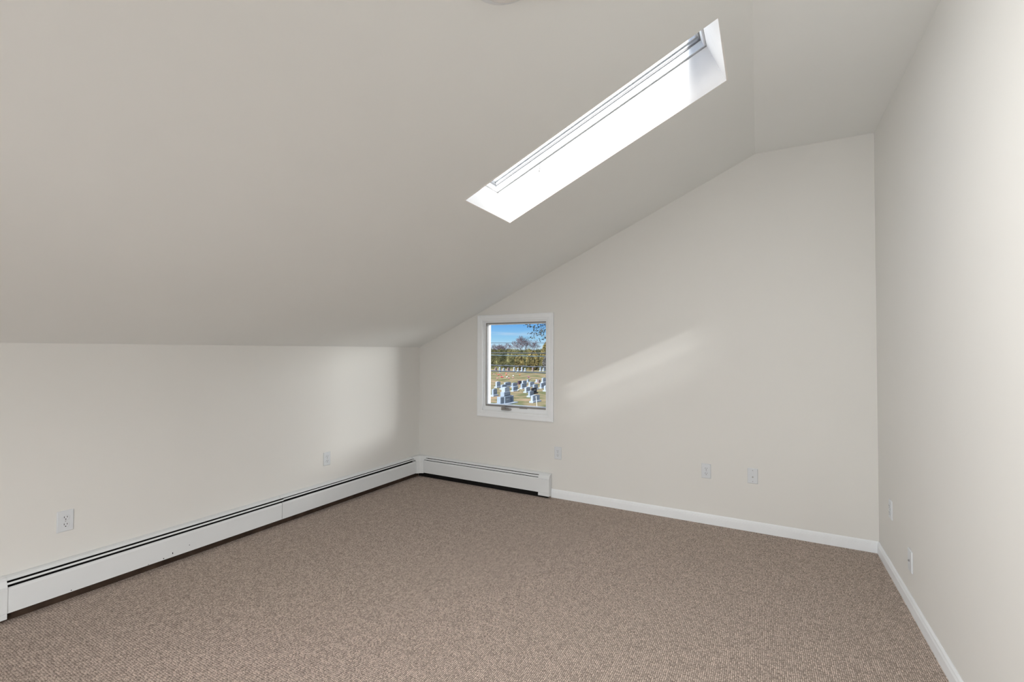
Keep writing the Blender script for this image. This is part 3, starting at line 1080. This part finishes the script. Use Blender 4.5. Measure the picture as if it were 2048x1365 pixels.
wire((-7.27, 11.977, 1.592), (-5.767, 12.804, 1.594), 0.0065, 'thin dark overhead wire, topmost, crossing the sky')
wire((-6.753, 11.127, 1.293), (-5.357, 11.895, 1.288), 0.013, 'dark overhead wire with bright top, second from top, crossing the hedge')
wire((-6.494, 10.7, 1.23), (-5.152, 11.439, 1.198), 0.012, 'teal grey overhead wire, third from top, across the hedge', WIRE2, twist=1)
wire((-6.236, 10.277, 0.973), (-4.948, 10.987, 0.926), 0.0145, 'thick dark overhead cable, fourth from top, at the foot of the hedge', twist=1)
w5 = wire((-5.977, 9.852, 0.848), (-4.742, 10.532, 0.799), 0.015, 'thick dark overhead cable, lowest, above the far gravestones')
bm = bmesh.new()
tube(bm, [V((-4.79, 10.50, 0.80)), V((-4.79, 10.50, 0.735))], [0.006, 0.006], 6)
box(bm, (-4.805, 10.485, 0.715), (-4.775, 10.515, 0.742), 0.004)
obj('cable_clamp', bm, WIRE, w5)
bm = bmesh.new()
box(bm, (-5.83, 9.91, 0.815), (-5.79, 9.95, 0.845), 0.005)
obj('cable_clamp', bm, WIRE, w5)


# vegetation
def leaf_mat(name, c0, c1, scale=0.6):
    m = bpy.data.materials.new(name)
    m.use_nodes = True
    t = m.node_tree
    b = t.nodes['Principled BSDF']
    b.inputs['Roughness'].default_value = 0.85
    b.inputs['Specular IOR Level'].default_value = 0.1
    tc = t.nodes.new('ShaderNodeTexCoord')
    n = t.nodes.new('ShaderNodeTexNoise')
    n.inputs['Scale'].default_value = scale
    n.inputs['Detail'].default_value = 5
    t.links.new(tc.outputs['Object'], n.inputs['Vector'])
    c = t.nodes.new('ShaderNodeValToRGB')
    e = c.color_ramp.elements
    e[0].position, e[0].color = 0.35, (*c0, 1)
    e[1].position, e[1].color = 0.65, (*c1, 1)
    t.links.new(n.outputs['Fac'], c.inputs[0])
    t.links.new(c.outputs[0], b.inputs['Base Color'])
    return m


EVER = leaf_mat('evergreen_foliage', (0.0272, 0.0306, 0.0136), (0.1190, 0.1122, 0.0510))
YELL = leaf_mat('yellow_green_foliage', (0.0422, 0.0394, 0.0163), (0.1632, 0.1292, 0.0510))
TAUP = leaf_mat('grey_brown_twigs', (0.0476, 0.0462, 0.0462), (0.1156, 0.1122, 0.1122))
BARK = mat('bark', (0.050, 0.041, 0.038), 0.9, 0.1, noise_amt=0.2, noise_scale=3)
BARKP = mat('purple_brown_bark', (0.063, 0.051, 0.061), 0.9, 0.1, noise_amt=0.2, noise_scale=3)
LEAF = leaf_mat('dark_leaves', (0.0136, 0.0177, 0.0204), (0.0442, 0.0510, 0.0510), 6)


def crown_bm(h, rad, n, seed, lsz, cone=True):
    """foliage: upright sprays of small leaf triangles around a tapering crown"""
    R_ = random.Random(seed)
    bm = bmesh.new()
    for i in range(n):
        z = R_.random() ** 0.9
        prof = (1 - z) ** 0.55 * (0.55 + 0.45 * min(1, z * 6)) if cone else math.sin(math.pi * min(0.97, 0.12 + 0.85 * z)) ** 0.6
        an = R_.random() * 6.283
        lump = 0.82 + 0.28 * noise.noise(V((math.cos(an) * 1.7, math.sin(an) * 1.7, z * 4 + seed)))
        rr = rad * prof * lump * (0.72 + 0.28 * math.sqrt(R_.random()))
        p = V((rr * math.cos(an), rr * math.sin(an), z * h))
        up = V((math.cos(an) * 0.5 + R_.uniform(-.5, .5), math.sin(an) * 0.5 + R_.uniform(-.5, .5), 1.0 if cone else R_.uniform(-.3, .9))).normalized()
        sd = up.cross(V((R_.uniform(-1, 1), R_.uniform(-1, 1), R_.uniform(-1, 1)))).normalized()
        s_ = lsz * R_.uniform(0.6, 1.5)
        a = bm.verts.new(p - sd * s_ * 0.35)
        b_ = bm.verts.new(p + sd * s_ * 0.35)
        c_ = bm.verts.new(p + up * s_)
        bm.faces.new((a, b_, c_))
    # solid inner mass so that no light shows through the middle
    q = bmesh.new()
    bmesh.ops.create_icosphere(q, subdivisions=3, radius=1)
    for v in q.verts:
        z = (v.co.z + 1) / 2
        prof = (1 - z) ** 0.55 * 0.9 if cone else math.sin(math.pi * min(0.97, 0.05 + 0.9 * z)) ** 0.6
        d = V((v.co.x, v.co.y, 0))
        d = d.normalized() if d.length > 1e-6 else d
        w = 0.80 + 0.22 * noise.noise(V((d.x * 2, d.y * 2, z * 5 + seed)))
        v.co = V((d.x * rad * prof * w, d.y * rad * prof * w, z * h * 0.96))
    merge(bm, q)
    return bm


def evergreen(x, y, h, rad, seed, lab, m_, cat='tree', name='evergreen_tree', group='evergreens of the cemetery hedge', cone=True, n=1500, lsz=0.26):
    t_ = empty(name, (x, y, G))
    tag(t_, lab, cat, group)
    obj('foliage', crown_bm(h, rad, n, seed, lsz, cone), m_, t_, recalc=False)
    bm = bmesh.new()
    tube(bm, [V((0, 0, -0.1)), V((0, 0, h * 0.4))], [0.14, 0.10], 7)
    obj('trunk', bm, BARK, t_)
    return t_


# the hedge: one long wall of upright evergreen sprays
hp0, hp1 = V((-63.0, 94.2, 0)), V((-5.0, 126.1, 0))
hg = empty('hedge', (hp0.x, hp0.y, G))
tag(hg, 'tall dark green evergreen hedge closing off the cemetery behind the far gravestones', 'hedge')
HR = random.Random(3)
hd = hp1 - hp0
hl_, hdir = hd.length, hd.normalized()
hnrm = V((hdir.y, -hdir.x, 0))                     # towards the house


def htop(s_):
    return 4.75 + 0.30 * noise.noise(V((s_ * 0.9, 1.7, 0))) + 0.22 * noise.noise(V((s_ * 2.6, 5.1, 0)))


bm = bmesh.new()
for i in range(62000):
    s_ = HR.random() * hl_
    z = HR.random() ** 0.8
    lump = noise.noise(V((s_ * 0.75, z * 2.2, 9))) * 0.35 + noise.noise(V((s_ * 2.0, z * 7, 2))) * 0.22
    face = (0.95 + lump) * (1 - 0.45 * z ** 3) * HR.uniform(0.75, 1.0)
    p = hdir * s_ + hnrm * face * (1 if HR.random() < 0.8 else HR.uniform(-1, 1)) + V((0, 0, z * htop(s_)))
    up = (hnrm * HR.uniform(0, .6) + hdir * HR.uniform(-.4, .4) + V((0, 0, 1))).normalized()
    sd = up.cross(V((HR.uniform(-1, 1), HR.uniform(-1, 1), HR.uniform(-1, 1)))).normalized()
    q_ = HR.uniform(0.10, 0.30)
    bm.faces.new((bm.verts.new(p - sd * q_ * 0.33), bm.verts.new(p + sd * q_ * 0.33), bm.verts.new(p + up * q_)))
n_ = 300
cr_ = [[bm.verts.new(hdir * (hl_ * i / n_) + hnrm * (0.72 + 0.25 * noise.noise(V((i * 0.3, zz, 4)))) * sg * (1 - 0.4 * zz ** 3) + V((0, 0, zz * htop(hl_ * i / n_) * 0.96))) for sg, zz in ((1, 0.0), (1, 0.35), (1, 0.7), (1, 1.0), (-1, 1.0), (-1, 0.5), (-1, 0.0))] for i in range(n_ + 1)]
for i in range(n_):
    for k in range(6):
        bm.faces.new((cr_[i][k], cr_[i][k + 1], cr_[i + 1][k + 1], cr_[i + 1][k]))
o = obj('foliage', bm, EVER, hg, recalc=False)
o['kind'] = 'stuff'
evergreen(-43.4, 96.0, 6.4, 1.7, 40, 'yellow green tree standing tallest at the right of the hedge', YELL, cone=False, group='yellow green shrubs', name='deciduous_tree', n=2600, lsz=0.3)
evergreen(-46.6, 94.7, 4.3, 1.6, 41, 'yellow green rounded shrub before the right half of the hedge', YELL, cat='shrub', cone=False, group='yellow green shrubs', name='rounded_shrub', n=2200, lsz=0.28)
evergreen(-49.5, 93.6, 3.4, 1.2, 42, 'smaller yellow green shrub before the middle of the hedge', YELL, cat='shrub', cone=False, group='yellow green shrubs', name='rounded_shrub', n=1600, lsz=0.26)
evergreen(-42.0, 93.0, 3.4, 1.15, 43, 'grey twiggy shrub at the right window edge', TAUP, cat='shrub', cone=False, group=None, name='twiggy_shrub', n=1800, lsz=0.3)


def bare_tree(x, y, h, spread, seed, lab, m_):
    R_ = random.Random(seed)
    t_ = empty('bare_tree', (x, y, G))
    tag(t_, lab, 'tree', 'bare winter trees behind the hedge')
    trunk, twigs = bmesh.new(), bmesh.new()

    def grow(p, d, ln, rad, lev):
        q = p + d * ln
        mid = p.lerp(q, 0.5) + V((R_.uniform(-1, 1), R_.uniform(-1, 1), 0)) * ln * 0.05
        tube(trunk if lev < 2 else twigs, [p, mid, q], [rad, rad * 0.85, rad * 0.68], 5 if lev < 3 else 3)
        if lev == 7:
            return
        for k in range(3 if lev in (0, 1, 2, 3, 4) else 2):
            a = R_.uniform(0, 6.28)
            side = V((math.cos(a), math.sin(a), R_.uniform(-.1, .3)))
            nd = (d * R_.uniform(0.6, 1.0) + side * R_.uniform(0.45, 0.8) * spread + V((0, 0, 0.05))).normalized()
            grow(q, nd, ln * R_.uniform(0.70, 0.90), max(0.026, rad * 0.62), lev + 1)

    grow(V((0, 0, -0.1)), V((0, 0, 1)), h * 0.20, h * 0.018, 0)
    obj('trunk', trunk, m_, t_)
    o = obj('twigs', twigs, m_, t_)
    o['kind'] = 'stuff'


bare_tree(-58.4, 113.7, 10.6, 1.0, 5, 'bare winter tree with broad purple brown crown, right of centre behind the hedge', BARKP)
bare_tree(-64.6, 111.0, 8.4, 0.8, 6, 'bare winter tree left of centre behind the hedge', BARKP)
bare_tree(-70.3, 107.6, 8.6, 0.65, 8, 'bare tree at the left window edge behind the hedge', BARKP)

# street tree to the right whose leafy branch hangs into the window view
st = empty('street_tree', (-2.6, 12.4, G))
tag(st, 'near tree branch with dark leaves hanging in at the upper right of the window', 'tree')
bm = bmesh.new()
B0v = V((-2.6, 12.4, G))
tube(bm, [V((0, 0, -0.1)), V((0.05, 0, 2.0)), V((0.0, 0.05, 4.2)), V((0.1, 0, 6.5))], [0.19, 0.16, 0.13, 0.07], 9)
obj('trunk', bm, BARK, st, smooth=True)
tw, lv = bmesh.new(), bmesh.new()
tips = [(-4.92, 10.98, 1.93), (-5.08, 10.90, 1.70), (-5.30, 10.78, 1.82), (-5.37, 10.73, 2.05), (-5.18, 10.84, 1.98), (-4.85, 11.02, 1.80), (-5.05, 10.92, 2.10), (-5.10, 10.90, 1.86), (-4.75, 11.05, 2.0), (-4.70, 11.05, 2.2), (-4.9, 11.0, 2.25), (-5.2, 10.8, 2.3)]
hub = V((-4.2, 11.4, 2.3)) - B0v
tube(tw, [V((0.0, 0.05, 4.2)), V((-0.7, -0.4, 5.2)), hub], [0.06, 0.04, 0.022], 6)
for tp in tips:
    tp = V(tp) - B0v
    mid = hub.lerp(tp, 0.55) + V((rnd.uniform(-.04, .04), rnd.uniform(-.04, .04), 0.05))
    tube(tw, [hub, mid, tp], [0.012, 0.007, 0.003], 4)
    for k in range(80):
        f_ = rnd.uniform(0.5, 1.08)
        c_ = (hub.lerp(mid, f_ / 0.55) if f_ < 0.55 else mid.lerp(tp, (f_ - 0.55) / 0.45)) + V((rnd.gauss(0, .05), rnd.gauss(0, .05), rnd.gauss(-.01, .05)))
        d_ = V((rnd.uniform(-1, 1), rnd.uniform(-1, 1), rnd.uniform(-1, 0.3))).normalized()
        s_ = d_.cross(V((rnd.uniform(-1, 1), rnd.uniform(-1, 1), rnd.uniform(-1, 1)))).normalized()
        ln = rnd.uniform(0.045, 0.085)
        pts = [c_, c_ + d_ * ln * 0.45 + s_ * ln * 0.24, c_ + d_ * ln, c_ + d_ * ln * 0.45 - s_ * ln * 0.24]
        lv.faces.new([lv.verts.new(p) for p in pts])
obj('branch', tw, BARK, st)
o = obj('leaves', lv, LEAF, st, recalc=False)
o['kind'] = 'stuff'
